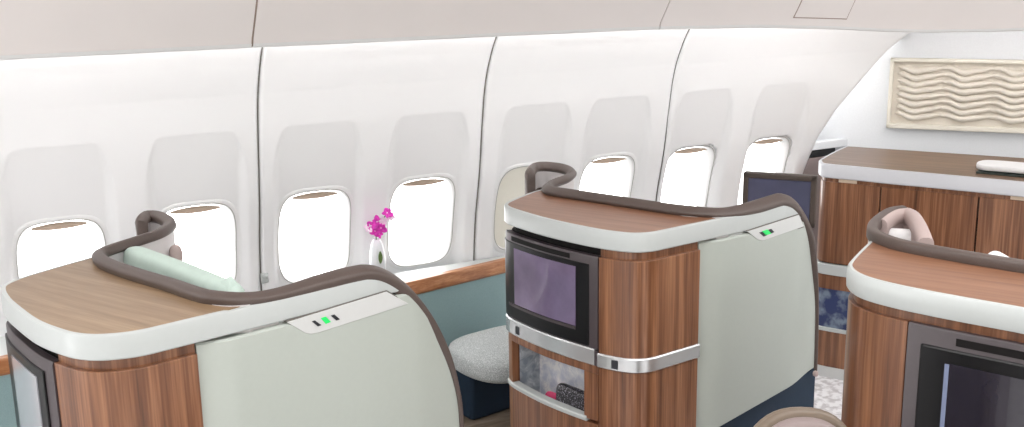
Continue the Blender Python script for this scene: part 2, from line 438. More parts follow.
# lamp strip hidden behind the bin edge, washing the wall
t = tag(sweep('cove_lamp', bp_, .02, bp_.len-.1, lambda s: band(-.075, -.05, bin_z(s)+.05, bin_z(s)+.062), 'cove_lamp', None, step=.05, loc=(2, 4.1, 1.9)), 'strip lamp glowing behind the lower edge of the overhead bins', 'lamp')

# ------------------------------------------------------------------ bulkhead at the front, wavy art panel
BN = Vector((.79, .61)).normalized(); BT = Vector((BN.y, -BN.x)); B0 = Vector((5.0, 4.44))
def bh(u, d, z): q = B0+BT*u-BN*d; return Vector((q.x, q.y, z))
def bhat(p, d=0):
    q = B0-BN*d; w = atplane(p, q, BN); return (V2(w)-q).dot(BT), w.z
struct(obj('wall_front', [bh(u, d, z) for d in (0, -.06) for z in (FLOOR, 2.6) for u in (-.47, 2.6)], [(0, 1, 3, 2), (4, 6, 7, 5), (0, 4, 5, 1), (2, 3, 7, 6), (0, 2, 6, 4), (1, 5, 7, 3)], 'bulkhead', None, (5, 4.44, FLOOR)))
struct(slab('wall_front', [(4.71, 4.83), (4.50, 4.68), (4.51, 4.70), (4.72, 4.85)], FLOOR, 2.6, 'bulkhead'))  # closing slab added to stop daylight leaking in behind the wall end
u0, zt = bhat((891, 57.5)); u1 = u0+1.05; zb = bhat((886, 127))[1]
art = thing('wall_art', bh((u0+u1)/2, 0, zb), 'ivory framed relief panel of rippling waves on the front bulkhead', 'wall art')
def bbox(name, ua, ub, da, db, za, zc, m, par, **kw):
    return obj(name, [bh(u, d, z) for d in (da, db) for z in (za, zc) for u in (ua, ub)], [(0, 1, 3, 2), (4, 6, 7, 5), (0, 4, 5, 1), (2, 3, 7, 6), (0, 2, 6, 4), (1, 5, 7, 3)], m, par, **kw)
bbox('back_panel', u0, u1, .002, .014, zb, zt, 'art_ivory', art)
for nm, a in (('frame_rail', (u0, u1, .002, .05, zt-.022, zt)), ('frame_rail', (u0, u1, .002, .05, zb, zb+.030)), ('frame_stile', (u0, u0+.022, .002, .05, zb, zt)), ('frame_stile', (u1-.022, u1, .002, .05, zb, zt))):
    bbox(nm, *a, 'art_frame', art, bev=.006)
nw = 8; H = zt-zb-.08
for r in range(nw):
    zc = zt-.050-H*(r+.35)/nw*.93
    vs = []; fs = []; nu = 110; sec = 7
    for i in range(nu+1):
        u = u0+.035+(u1-u0-.06)*i/nu; q = (u-u0-.035)
        per = .262; ph = (q % per)/per; k = int(q/per)
        # each wave starts high, dips and swells again, then laps over the next one
        dz = .014*math.cos(2*math.pi*(ph-.02))+.005*math.sin(4*math.pi*ph)+.010*(ph-.5)*sm((1-ph)/.10)
        amp = .8+.2*math.sin(r*1.3+k)
        th = (.010+.009*math.sin(math.pi*min(1, ph*1.05))**1.0)*sm(q/.03)+.002
        d = .020+.020*math.sin(math.pi*ph)**.8
        for a in range(sec):
            an = math.pi*a/(sec-1)
            vs.append(bh(u, .012+(d)*math.sin(an)*sm(q/.04), zc+dz*amp+th*math.cos(an)*1.05))
    for i in range(nu):
        for a in range(sec-1):
            fs.append((i*sec+a, i*sec+a+1, (i+1)*sec+a+1, (i+1)*sec+a))
    obj('wave_rib', vs, fs, 'art_ivory', art, smooth=60)

# ------------------------------------------------------------------ counter cabinet in front of the bulkhead
ZC = 1.112
cpx = [(846, 146), (832, 152.5), (819.5, 159.5), (822, 163), (835, 164.8), (860, 167), (890, 170), (920, 172.5), (970, 177), (1024, 182), (1100, 189)]
cpl = [V2(atz(p, ZC)) for p in cpx]
cab = thing('cabinet', (4.5, 3.9, FLOOR), 'long dark walnut cabinet with a white-edged wood counter before the bulkhead', 'cabinet')
cp = Path(cr(cpl[:3], 6)[:-1]+cr(cpl[2:], 8), .006)
back = [V2(atz((1100, 163), ZC)), ]
poly = [cp.pt(cp.len*k/120, -.012).xy for k in range(121)]+back
slab('counter_top', poly, ZC-.012, ZC-.001, 'top_brown', cab)
sweep('counter_edge', cp, 0, cp.len, [(-.014, ZC-.072), (-.002, ZC-.074), (.004, ZC-.068), (.004, ZC-.008), (-.002, ZC), (-.012, ZC), (-.016, ZC-.01)], 'counter_white', cab)
sc = cp.find(822, ZC, .08, .6)
sweep('recess_strip', cp, 0.02, cp.len, band(-.04, -.016, ZC-.10, ZC-.07), 'walnut', cab)
for pa, pb in ((838, 856), (1010, 1024)):
    sweep('beige_insert', cp, cp.find(pa, ZC-.08, .2), cp.find(pb, ZC-.08, .2), band(-.03, -.012, ZC-.094, ZC-.074), 'beige', cab)
sa = .10; sd1, sd2 = cp.find(879, ZC-.2, .15), cp.find(976, ZC-.25, .2)
for a, b in ((sa, sd1-.004), (sd1+.004, sd2-.004), (sd2+.004, cp.len)):
    sweep('door', cp, a, b, band(-.03, -.010, ZC-.60+.06, ZC-.096), 'walnut', cab, bev=.002)
sweep('carcass', cp, .01, cp.len, band(-.06, -.026, FLOOR+.06, ZC-.06), 'groove', cab)
sweep('white_rail', cp, sa-.06, cp.len, band(-.03, -.002, .505, .565), 'rim_white', cab, bev=.004)
sweep('wood_rail', cp, sa-.06, cp.len, band(-.03, -.010, .425, .503), 'walnut', cab)
n0 = cp.find(833, .3, .05, .6)
sweep('picture_panel', cp, sa-.06, n0, band(-.045, -.017, .20, .43), 'photo_blue', cab)
sweep('niche_post', cp, n0, n0+.05, band(-.04, -.010, .20, .43), 'rim_white', cab)
sweep('picture_panel', cp, n0+.05, cp.len, band(-.045, -.017, .20, .43), 'photo_blue', cab)
sweep('shelf_lip', cp, sa-.06, cp.len, band(-.05, -.002, .185, .205), 'rim_white', cab, bev=.003)
sweep('lower_panel', cp, sa-.06, cp.len, band(-.03, -.010, FLOOR+.06, .184), 'walnut', cab)
sweep('plinth', cp, sa-.06, cp.len, band(-.05, -.004, FLOOR, FLOOR+.06), 'console_grey', cab)
# papers lying on the counter
q = atz((1010, 171), ZC); dr = math.atan2(cpl[9].y-cpl[7].y, cpl[9].x-cpl[7].x)
c0 = atz((1006, 173), ZC)
mg = box('magazine', (c0.x+.05, c0.y-.06, ZC+.004), (.40, .20, .010), 'mag_dark', None, rz=dr, bev=.002, loc=(c0.x, c0.y, ZC))
tag(mg, 'dark glossy magazine lying under folded white cloth on the counter', 'magazine')
fc = pillow('folded_cloth', (c0.x+.05, c0.y-.05, ZC+.028), (.42, .19, .034), 'white_cloth', None, rz=dr, e=.25, n=12, loc=(c0.x, c0.y, ZC+.01))
tag(fc, 'folded white cloth resting on a magazine on the walnut counter', 'cloth')
# small dark locker seen between wall end and counter
lk = thing('side_console', (4.55, 4.62, FLOOR), 'dim lavender side console with dark top between last window and counter', 'console')
def bx2(name, p0, p1, dz0, dz1, m, th=.05):
    a = aty(p0, 4.62); b = aty(p1, 4.62); x0, x1 = a.x, b.x
    return obj(name, [(x, y, z) for y in (4.62, 4.62+th) for z in (dz0, dz1) for x in (x0, x1)], [(0, 1, 3, 2), (4, 6, 7, 5), (0, 4, 5, 1), (2, 3, 7, 6), (0, 2, 6, 4), (1, 5, 7, 3)], m, lk, bev=.004)
za, zb_, zc_ = aty((810, 166), 4.62).z, aty((810, 151), 4.62).z, aty((812, 143), 4.62).z
bx2('console_body', (795, 160), (834, 160), FLOOR, aty((812, 158), 4.62).z, 'mauve_leather')
bx2('dark_top', (795, 160), (835, 160), aty((812, 157.5), 4.62).z, zb_, 'black_frame', .06)
bx2('cover', (795, 150), (850, 150), zb_, zc_, 'bulkhead', .05)

# ------------------------------------------------------------------ monitor on its pedestal behind the second pod
ma = aty((743.5, 172), 3.62); mb = atz((817, 176.5), ma.z)
mt = thing('monitor', ((ma.x+mb.x)/2, (ma.y+mb.y)/2, FLOOR), 'black framed flat monitor standing between the second pod and the walnut cabinet', 'monitor')
md_ = (mb-ma); mw = md_.xy.length; mx_ = md_.normalized(); mn = Vector((mx_.y, -mx_.x, 0))
def mon(u, d, v): return ma+mx_*u+mn*d+Vector((0, 0, v))
def mbox(name, a, b, d0, d1, v0, v1, m, **kw):
    return obj(name, [mon(u, d, v) for d in (d0, d1) for v in (v0, v1) for u in (a, b)], [(0, 1, 3, 2), (4, 6, 7, 5), (0, 4, 5, 1), (2, 3, 7, 6), (0, 2, 6, 4), (1, 5, 7, 3)], m, mt, **kw)
mh = mw*.72; fb = mw*.075
mbox('housing', 0, mw, -.04, -.004, -mh, 0, 'taupe_dark', bev=.006)
for a in ((0, mw, -.004, .008, -fb, 0), (0, mw, -.004, .008, -mh, -mh+fb), (0, fb, -.004, .008, -mh, 0), (mw-fb, mw, -.004, .008, -mh, 0)):
    mbox('bezel', *a, 'taupe_dark', bev=.004)
mbox('screen', fb, mw-fb, -.004, .002, -mh+fb, -fb, 'screen_dark')
mbox('post', mw*.4, mw*.6, -.06, -.03, FLOOR-ma.z+.03, -.05, 'taupe_dark', bev=.004)
mbox('foot', mw*.15, mw*.85, -.16, .08, FLOOR-ma.z, FLOOR-ma.z+.03, 'taupe_dark', bev=.008)

# ------------------------------------------------------------------ ledge along the wall (two lengths)
def ledge(x0, y0, x1, y1, label):
    t = thing('side_ledge', ((x0+x1)/2, (y0+y1)/2, FLOOR), label, 'ledge', 'wood-edged ledges under the windows')
    p = Path([(x0, y0), (x1, y1)], .05)
    slab('ledge_top', [p.pt(0, -.01).xy, p.pt(p.len, -.01).xy, (x1, 4.553), (x0, 4.553)], .71, .739, 'rim_white', t)
    sweep('wood_edge', p, 0, p.len, [(-.02, .672), (.008, .674), (.014, .684), (.014, .728), (.006, .742), (-.02, .744)], 'ledge_wood', t, smooth=30)
    sweep('fabric_panel', p, 0, p.len, band(-.03, .0, FLOOR, .676), 'teal_fabric', t)
    return t
la, lb = atz((405, 284), .74), atz((510, 258.5), .74)
ledge(la.x-.25, la.y-.035, lb.x+.05, lb.y+.01, 'wood-edged window ledge above a teal panel, in the gap between two pods')
lc = atz((-3, 359), .74)
ledge(lc.x-.55, lc.y-.06, lc.x+.22, lc.y+.02, 'short bit of wood-edged teal ledge at the photo left margin')

# ------------------------------------------------------------------ business class pods
class Pod: pass
def build_pod(name, label, front_px, side_t, rail_px, rail_side, top_mat, cols, low_px=None, wing_down=.15, ztop=1.25):
    P = Pod()
    fp = [V2(atz(p, ztop)) for p in front_px]
    C = fp[-1]; E = V2(atz(side_t, ztop)); u = (E-C).normalized(); n_out = Vector((u.y, -u.x))
    endt = max(t for t, z in rail_side)+.005
    # the boundary of the wood is read off; the rim stands a finger outside of it
    raw = cr(fp, 10)+[C+u*(endt*k/20) for k in range(1, 21)]
    tmp = Path(raw, .006)
    path = Path([tmp.pt(tmp.len*k/300, .013).xy for k in range(301)], .006)
    sC = min((( path.at(s_)[0]-C).length, s_) for s_ in [path.len*k/600 for k in range(601)])[1]
    P.path, P.sC, P.u, P.C, P.n = path, sC, u, C, n_out
    base = path.pt(sC*.6, -.25, FLOOR)
    root = thing(name, base, label, 'seat pod', 'business class seat pods'); P.root = root
    # ---- rail: back run at one height, then the side curve
    back_ = [atz(p, 1.27) for p in rail_px]
    side_ = []
    ts = [Vector((t, z)) for t, z in rail_side]
    for i, q in enumerate(ts):
        d = (ts[min(i+1, len(ts)-1)]-ts[max(i-1, 0)]).normalized(); c = q+Vector((d.y, -d.x))*(.026-.018*sm((1.2-q.y)/.45))
        side_.append(c)
    sp = cr(side_, 8)
    P.side = sp
    pts = cr([Vector((p.x, p.y, 1.262)) for p in back_]+[Vector((*(C+u*sp[k].x-n_out*.012).xy, sp[k].y)) for k in (0, 6)], 8)[:-1]
    side3 = [Vector((*(C+u*q.x-n_out*.012).xy, q.y)) for q in sp[6:]]
    down = [Vector((pts[0].x, pts[0].y, 1.262-wing_down)), Vector((pts[0].x, pts[0].y, 1.262-wing_down*.5))] if wing_down else []
    run = down+pts+side3
    run = resample(run, .016); m0 = len(resample(down+pts, .016))
    for _ in range(30):
        run = run[:1]+[(run[k] if abs(k-m0) > 16 else run[k-1]*.25+run[k]*.5+run[k+1]*.25) for k in range(1, len(run)-1)]+run[-1:]
    run = resample(run, .016); nb = len(resample(down+pts, .016))
    tube('padded_rail', run, .0185, 'taupe_trim', root, h=.022, n=20, sq=.55, taper=lambda i: 1+.30*sm((i-nb+6)/14) if run[min(i, len(run)-1)].z > 1.2 or i < nb else 1.30-.85*sm((1.2-run[min(i, len(run)-1)].z)/.45))
    # seat shell hanging below the back run of the rail
    bpth = Path([V2(p) for p in pts], .02)
    sh = sweep('seat_shell', bpth, .0, bpth.len, band(-.012, .012, .64, 1.25), 'shell_grey', root, step=.02)
    P.bpth = bpth
    # ---- counter top and rim
    i0 = bpth.len*.0
    shell = [bpth.pt(bpth.len*k/60) for k in range(61)]
    # start of the wood on the rail side: nearest shell point to the start of the front curve
    st = path.pt(0, -.012); k0 = min(range(61), key=lambda k: (shell[k].xy-st.xy).length)
    wood_poly = [path.pt(path.find(cols['top_end'], ztop, sC)*k/80, -.013).xy for k in range(81)]
    wood_poly += [shell[k].xy for k in range(60, k0, -1)]
    slab('wood_top', wood_poly, ztop-.03, ztop-.001, top_mat, root)
    s_end = path.len
    sW = path.find(cols['seam'], 1.17, sC); P.sW = sW
    s_r = path.find(cols['top_end'], ztop, sC)
    # fascia between console line and the rail
    smp = [q for q in sp]
    def rail_z(t):
        best = sp[0].y
        for a, b in zip(sp, sp[1:]):
            if min(a.x, b.x) <= t <= max(a.x, b.x) and b.x != a.x: best = a.y+(b.y-a.y)*(t-a.x)/(b.x-a.x)
        if t > max(q.x for q in sp): best = sp[-1].y
        return best
    P.rail_z = rail_z
    tmax = max(q.x for q in sp)-.002
    zline = lambda t: 1.181+cols.get('dz', 0)*t
    tW = sW-sC; tF = max(q.x for q in sp if q.y > 1.19)
    tr = s_r-sC
    def zup(t): return rail_z(t) if t > sp[0].x else ztop+(sp[0].y-ztop)*sm((t-tr)/(sp[0].x-tr+1e-6))
    ss = [sC+tr+(tF-tr)*k/40 for k in range(41)]
    def rim_sec(s):
        t = s-sC; H = ztop if t <= tr else max(zline(t)+.012, zup(t)-.004); z0 = ztop-.069
        return [(-.018, z0), (-.002, z0), (.001, z0+.004), (.001, H-.006), (-.002, H-.001), (-.006, H), (-.014, H), (-.018, H-.006)]
    nr = int((sC+tr)/.012)
    sweep('rim', path, 0, 0, rim_sec, 'rim_white', root, sample=[(sC+tr)*k/nr for k in range(nr)]+ss, smooth=32)
    # side panel, bowed in plan, cut by the rail at its end
    tt = [tW+.002+(tmax-tW-.002)*math.sin(math.pi/2*k/70) for k in range(71)]
    def low(t): return cols['low'][0]+(cols['low'][1]-cols['low'][0])*t/tmax
    def psec(s):
        t = s-sC; bow = .010*(1-(1-sm((t-tW)/.075)))+0.0
        bow = -.020+.026*sm((t-tW)/.10)-.030*sm((t-(tmax-.20))/.20)
        zh = min(zline(t)-.010, rail_z(t))
        zl = min(low(t), zh-.004)
        return [(-.05, zl), (bow-.004, zl), (bow, zl+.004), (bow, zh-.006), (bow-.006, zh), (-.05, zh)]
    sweep('side_panel', path, 0, 0, psec, 'panel_white', root, sample=[sC+t for t in tt], smooth=30)
    sweep('plinth', path, sC+tW, sC+tmax+.004, lambda s: band(-.12, -.022, FLOOR, low(s-sC)-.001), 'navy', root)
    # console with the indicator lamps: a parallelogram plate on the side
    def splate(nm, tz, off, th, m, par, **kw):
        nn = len(tz); vs = [path.pt(sC+t, o_, z) for o_ in (off, off-th) for t, z in tz]
        return obj(nm, vs, [tuple(range(nn)), tuple(range(nn, 2*nn))[::-1]]+[(i, (i+1) % nn, nn+(i+1) % nn, nn+i) for i in range(nn)], m, par, **kw)
    def tz(p):
        w = atplane(p, C+n_out*.013, n_out); return ((V2(w)-C).dot(u), w.z)
    P.tz, P.splate = tz, splate
    cn = [tz(p) for p in cols['console']]
    gr = []
    cx_ = sum(t for t, z in cn)/len(cn); cz_ = sum(z for t, z in cn)/len(cn)
    splate('console_joint', [(t+math.copysign(.003, t-cx_), z+math.copysign(.003, z-cz_)) for t, z in cn], .0055, .03, 'seam_dark', root)
    con = splate('console', cn, .008, .03, 'console_grey', root, bev=.0015)
    for px, m in cols['marks']:
        q = [tz(p) for p in px]
        o = splate('indicator_light' if m == 'green_led' else 'slot', q, .0095, .004, m, con)
        if m == 'green_led': tag(o, 'lit green indicator light')
    return P
def lower_front(P, cols, zb0=.795, low=FLOOR):
    """screen housing, steel band, niche and walnut faces, all following the rim in plan"""
    path, root = P.path, P.root
    sa = P.sa; sb = path.find(cols['bezel_end'], 1.1, sa+.05, P.sC+.1); sW = P.sW
    P.sb = sb
    ins = -.007
    sweep('recess_strip', path, sb, sW-.002, band(-.05, -.022, 1.146, 1.185), 'walnut', root, smooth=30)
    sweep('top_gap', path, .02, sb, band(-.05, -.034, 1.12, 1.185), 'groove', root, smooth=30)
    sweep('shadow_gap', path, .02, sW-.002, band(-.05, -.028, 1.10, 1.15), 'groove', root)
    sweep('corner_panel', path, sb+.002, sW-.002, band(-.035, ins, .787, 1.147), 'walnut', root, bev=.002)
    sweep('lower_corner_panel', path, sb+.002, sW-.002, band(-.035, ins, low, .732), 'walnut', root, bev=.002)
    sweep('steel_band', path, sa, sb-.012, [(-.035, .737), (ins+.005, .737), (ins+.009, .741), (ins+.009, .796), (ins+.005, .801), (-.035, .801)], 'steel', root, smooth=30)
    sweep('band_joint', path, sb-.012, sb+.003, band(-.03, ins+.006, .738, .794), 'surround', root)
    sweep('steel_band', path, sb+.003, sW-.002, [(-.035, .735), (ins+.005, .735), (ins+.009, .739), (ins+.009, .784), (ins+.005, .789), (-.035, .789)], 'steel', root, smooth=30)
    # screen housing
    su = sweep('screen_housing', path, sa, sb, [(-.05, .800), (ins, .800), (ins+.004, .803), (ins+.004, 1.140), (ins, 1.148), (-.05, 1.148)], 'surround', root, smooth=30)
    return su

pod1_front = [(96, 256.5), (60, 266.5), (25, 277), (8, 284), (5, 288.5), (8, 295), (15, 302.5), (37.5, 319), (62.5, 329), (80, 333), (100, 334), (125, 332), (145, 328.8)]
pod1_rail_side = [(.30, 1.278), (.432, 1.275), (.602, 1.286), (.691, 1.281), (.763, 1.255), (.837, 1.198), (.911, 1.109), (.968, 1.01), (1.014, .895), (1.044, .763), (1.053, .644), (1.054, .50)]
pod1 = build_pod('seat_pod', 'front left seat pod, tan wood top, mint pillow tucked behind its rail', pod1_front, (330, 285),
    [(141, 219), (147, 214.5), (155, 214.5), (163, 217), (170, 223), (160, 231), (140, 238), (115, 246), (102, 251), (99, 255.5), (106, 262), (130, 271), (170, 283), (200, 293), (225, 298), (250, 297)],
    pod1_rail_side, 'top_oak',
    dict(seam=198.5, top_end=226, low=(.16, .30), console=[(286.5, 321.5), (305, 332.5), (311, 333.3), (318, 332), (408, 303), (386, 291)],
         marks=[([(311, 320.5), (314, 319.5), (320.5, 324.2), (317, 325.5)], 'latch'), ([(320, 317.2), (325, 315.8), (330, 321), (325, 323)], 'green_led'), ([(330, 314.8), (333.5, 313.6), (339, 318.4), (335.5, 319.6)], 'latch')]))
pod2_front = [(547, 188.5), (535, 191.8), (525, 195.5), (513, 200.5), (508.2, 203.2), (508.5, 205.5), (516, 208.8), (542, 216.5), (570, 223), (597.5, 228.4), (615, 231), (632, 232.6), (645, 232.4), (655, 231.2)]
pod2_rail_side = [(.31, 1.282), (.407, 1.277), (.545, 1.278), (.630, 1.290), (.69, 1.281), (.745, 1.255), (.802, 1.201), (.864, 1.11), (.898, .989), (.925, .814), (.936, .62), (.938, .50)]
pod2 = build_pod('seat_pod', 'middle seat pod with lavender screen and storage niche, reddish wood top', pod2_front, (775, 206),
    [(530, 172), (534, 166.5), (543, 165), (556, 166), (567, 168.5), (571.5, 172.5), (566, 177.5), (555, 181.5), (548.5, 184.5), (547.5, 187.5), (552, 190), (570, 192.8), (600, 197.3), (655, 205.5), (690, 210.5), (712, 211)],
    pod2_rail_side, 'top_red',
    dict(seam=702.5, top_end=722, low=(.376, .517), console=[(746.5, 231), (757, 239.3), (762, 240.3), (803, 226), (798, 214.5)],
         marks=[([(758, 232), (761.5, 231), (766, 234.5), (762.5, 236)], 'latch'), ([(760.8, 230.6), (766.5, 229), (770, 233), (764.5, 234.8)], 'green_led'), ([(767, 229.2), (770, 228.3), (773, 231.5), (770, 232.8)], 'latch')]))
# --- pod 2: full front
pod2.sa = pod2.path.find(504.5, 1.1, .1, .4)
su2 = lower_front(pod2, dict(bezel_end=597))
p, r = pod2.path, pod2.root
def pf(px, z, P): return P.path.find(px, z, P.sa-.02, P.sC+.05)
ins = -.007
def front_part(nm, P, x0, x1, z0, z1, o1, m, par, th=.02, **kw):
    return sweep(nm, P.path, pf(x0, (z0+z1)/2, P), pf(x1, (z0+z1)/2, P), band(o1-th, o1, z0, z1), m, par, **kw)
fr2 = front_part('screen_frame', pod2, 506, 588.5, .806, 1.116, ins+.008, 'black_frame', su2, bev=.003)
front_part('screen', pod2, 515, 576, .872, 1.098, ins+.011, 'screen', su2)
front_part('screen_sill', pod2, 510, 576, .858, .869, ins+.0125, 'surround', su2)
front_part('speaker_slot', pod2, 511, 569, 1.122, 1.140, ins+.006, 'groove', su2)
front_part('latch', pod2, 516.5, 519.5, .750, .782, ins+.012, 'latch', r)
s_l = p.find(615, .765, pod2.sb, pod2.sC+.3)
sweep('latch', p, s_l-.012, s_l+.012, band(-.01, ins+.0125, .745, .776), 'latch', r)
# niche in the lower front
sA, sB = pf(510.5, .66, pod2), pf(583, .66, pod2)
sweep('niche_rail', p, pod2.sa, pod2.sb, band(-.04, ins, .704, .736), 'walnut', r, bev=.002)
sweep('niche_stile', p, pod2.sa, sA, band(-.04, ins, .52, .704), 'walnut', r)
sweep('niche_stile', p, sB, pod2.sb, band(-.04, ins, .52, .704), 'walnut', r)
sweep('lower_door', p, pod2.sa, pod2.sb, band(-.04, ins, FLOOR, .506), 'walnut', r, bev=.002)
sweep('niche_lip', p, pod2.sa+.004, sB+.012, [(-.036, .508), (ins+.003, .508), (ins+.007, .512), (ins+.007, .524), (ins+.003, .528), (-.036, .528)], 'rim_white', r)
sweep('niche_back', p, sA-.02, sB+.04, band(-.145, -.13, .38, .72), 'floral_silver', r)
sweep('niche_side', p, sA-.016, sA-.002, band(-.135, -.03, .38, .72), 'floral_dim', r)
sweep('niche_floor', p, sA-.02, sB+.04, band(-.14, -.035, .385, .40), 'console_grey', r)
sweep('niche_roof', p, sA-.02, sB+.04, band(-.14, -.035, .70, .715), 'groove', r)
sweep('niche_side', p, sB+.012, sB+.03, band(-.135, -.03, .48, .72), 'walnut', r)
# --- pod 1: front seen at a slant
pod1.sa = pod1.path.find(.5, 1.1, .1, .6)
su1 = lower_front(pod1, dict(bezel_end=53))
front_part('screen_frame', pod1, 5, 50, .80, 1.112, ins+.010, 'black_frame', su1, bev=.003)
front_part('screen', pod1, 18.5, 43, .84, 1.085, ins+.013, 'screen_pale', su1)
sweep('lower_door', pod1.path, pod1.sa, pod1.sb, band(-.04, ins, FLOOR, .727), 'walnut', pod1.root)
# inner back of the pods' open side
for P, q in ((pod1, (176, 255)), (pod2, None)):
    if q:
        w = aty(q, 3.78)
        pillow('headrest_ear', w, (.045, .05, .075), 'pad_pink', P.root, e=.8, n=10)
# lower bar of the handle at the end of each wing
for P in (pod1, pod2):
    b0, b1 = P.bpth.pt(.0, 0, 1.165), P.bpth.pt(.20, 0, 1.165)
    pts = [P.bpth.pt(.22*k/8, 0, 1.155) for k in range(9)]
    tube('wing_bar', pts, .016, 'taupe_dark', P.root)
# seat cushion and shelf inside each window pod
for P in (pod1, pod2):
    c = P.bpth.pt(P.bpth.len*.62)
    c2 = c+Vector((P.u.x, P.u.y, 0))*.42+Vector((0, .02, 0)); c2.z = FLOOR+.24
    box('seat_base', c2, (.50, .50, .48), 'shell_grey', P.root, rz=math.atan2(P.u.y, P.u.x), bev=.03)
    pillow('seat_cushion', c2+Vector((0, 0, .28)), (.52, .52, .16), 'mauve_leather', P.root, rz=math.atan2(P.u.y, P.u.x), e=.35, n=14)

# ------------------------------------------------------------------ mint pillow in pod one
a, b = atz((122, 243), 1.275), atz((230, 284), 1.275)
sh = box('pillow_shelf', ((a.x+b.x)/2+.06, (a.y+b.y)/2, .93), ((b-a).xy.length+.1, .20, .03), 'shell_grey', pod1.root, rz=math.atan2(b.y-a.y, b.x-a.x))
pc = (a+b)/2
az = math.atan2(b.y-a.y, b.x-a.x)
pl = pillow('pillow', (pc.x+.02, pc.y+.005, 1.105), ((b-a).xy.length+.02, .075, .325), 'mint', None, rz=az, e=.16, n=26, ruffle=.005, loc=(pc.x, pc.y, .945))
ex = Vector((math.cos(az), math.sin(az), 0)); ez = Vector((0, 0, 1)); ey = Vector((-ex.y, ex.x, 0)); c_ = Vector((pc.x+.02, pc.y+.005, 1.262))+ex*((b-a).xy.length/2-.03)
obj('folded_corner', [c_-ex*.07-ez*.01-ey*.03, c_+ex*.03-ez*.02-ey*.03, c_+ex*.0+ez*.028, c_-ex*.07-ez*.01+ey*.03, c_+ex*.03-ez*.02+ey*.03], [(0, 1, 2), (1, 4, 2), (4, 3, 2), (3, 0, 2), (0, 3, 4, 1)], 'mint', pl, bev=.004)
tag(pl, 'pale mint pillow tucked behind the rail of the front left pod', 'pillow')

# ------------------------------------------------------------------ ottoman between the pods
oc = Vector((2.17, 4.03, 0)); oa = math.radians(9)
ot = thing('ottoman', (oc.x, oc.y, .10), 'grey heathered ottoman cushion on a navy base between the two window pods', 'ottoman')
pillow('cushion', (oc.x, oc.y, .44), (.52, .48, .145), 'heather', ot, rz=oa, e=.55, n=24)
box('base', (oc.x+.06, oc.y+.22, (.10+.385)/2), (.46, .20, .285), 'navy', ot, rz=oa, bev=.02)

# ------------------------------------------------------------------ pouch and pink case in the niche
z0 = .401
def nich(px, d, z): return p.pt(pf(px, .55, pod2), d, z)
a, b = nich(547, -.060, z0), nich(582, -.052, z0)
pa = pillow('pouch', (*((a+b)/2).xy, z0+.097), ((b-a).length+.012, .045, .194), 'glitter', None, rz=math.atan2(b.y-a.y, b.x-a.x), e=.3, n=14, loc=(*((a+b)/2).xy, z0))
tag(pa, 'black glittery pouch lying in the niche of the middle pod', 'pouch')
a = nich(538.5, -.09, z0)
pk = pillow('case', (*a.xy, z0+.06), (.12, .03, .12), 'pink_plastic', None, rz=math.radians(-75), e=.4, n=10, loc=(*a.xy, z0))
tag(pk, 'small bright pink case beside the black pouch in the niche', 'case')

# ------------------------------------------------------------------ orchid in its vase on the ledge
vx = aty((377, 255), 4.43); vb = .739
vs_ = thing('vase', (vx.x, 4.43, vb), 'white egg-shaped vase on the window ledge between two windows', 'vase')
hv = aty((377, 239), 4.43).z-vb
lathe('body', (vx.x, 4.43, vb), [(.014, 0), (.022, .004), (.030, hv*.2), (.037, hv*.5), (.035, hv*.7), (.026, hv*.9), (.015, hv), (.012, hv), (.016, hv*.9)], 'vase_white', vs_)
def leafmesh(c, L, W, d, up, m, par, name, n=8, curl=.2):
    d = Vector(d).normalized(); up = Vector(up).normalized(); s = d.cross(up).normalized(); vs = []; fs = []
    for i in range(n+1):
        t = i/n; w = W*math.sin(math.pi*min(1, t*.93+.05))**.8; q = Vector(c)+d*L*t+up*(curl*L*t*t)
        for k in (-1, -.4, 0, .4, 1): vs.append(q+s*w*k+up*(abs(k)*w*.25))
    for i in range(n):
        for k in range(4): fs.append((i*5+k, i*5+k+1, (i+1)*5+k+1, (i+1)*5+k))
    o = obj(name, vs, fs, m, par, smooth=80); q = o.modifiers.new('s', 'SOLIDIFY'); q.thickness = .0012; return o
orc = thing('orchid', (vx.x, 4.43, vb+hv*.5), 'magenta orchid sprig standing in the white vase', 'flower')
leafmesh((vx.x, 4.390, vb+hv*.50), .06, .010, (0, -.08, 1), (0, -1, .1), 'leaf', orc, 'leaf', curl=-.05)
top = aty((388, 212), 4.40)
stem = cr([Vector((vx.x, 4.43, vb+hv*.6)), Vector((vx.x, 4.43, vb+hv+.02)), aty((376, 232), 4.42), aty((381, 222), 4.41), top], 6)
tube('stem', stem, .0022, 'leaf', orc, n=6)
def flower(px, Y, R, col, seed):
    rr = random.Random(seed); c = aty(px, Y); fd = Vector((rr.uniform(-.5, .2), -1, rr.uniform(-.2, .5))).normalized()
    s = fd.cross(Vector((0, 0, 1))).normalized(); up = s.cross(fd); a0 = rr.uniform(0, 6)
    f = bpy.data.objects.new('blossom', None); COL.objects.link(f); f.parent = orc
    for k in range(5):
        a = a0+2*math.pi*k/5
        leafmesh(c, R*(1 if k % 2 else .85), R*(.44 if k in (1, 4) else .30), s*math.cos(a)+up*math.sin(a)+fd*.15, fd, col, f, 'petal', 6, .1)
    lathe('centre', c, [(.001, -.003), (.0045, 0), (.003, .004)], 'orchid_white', f, n=8)
for k, (px, R, m) in enumerate([((387, 213), .030, 'orchid_pink'), ((391, 217), .024, 'orchid_white'), ((377, 222), .032, 'orchid_pink'), ((371, 226), .030, 'orchid_pink'), ((381, 228), .032, 'orchid_pink'), ((375, 231), .030, 'orchid_pink'), ((368, 228), .025, 'orchid_white'), ((383, 221), .026, 'orchid_white'), ((379, 234), .023, 'orchid_pink')]):
    flower(px, 4.395+.006*(k % 3), R, m, k)
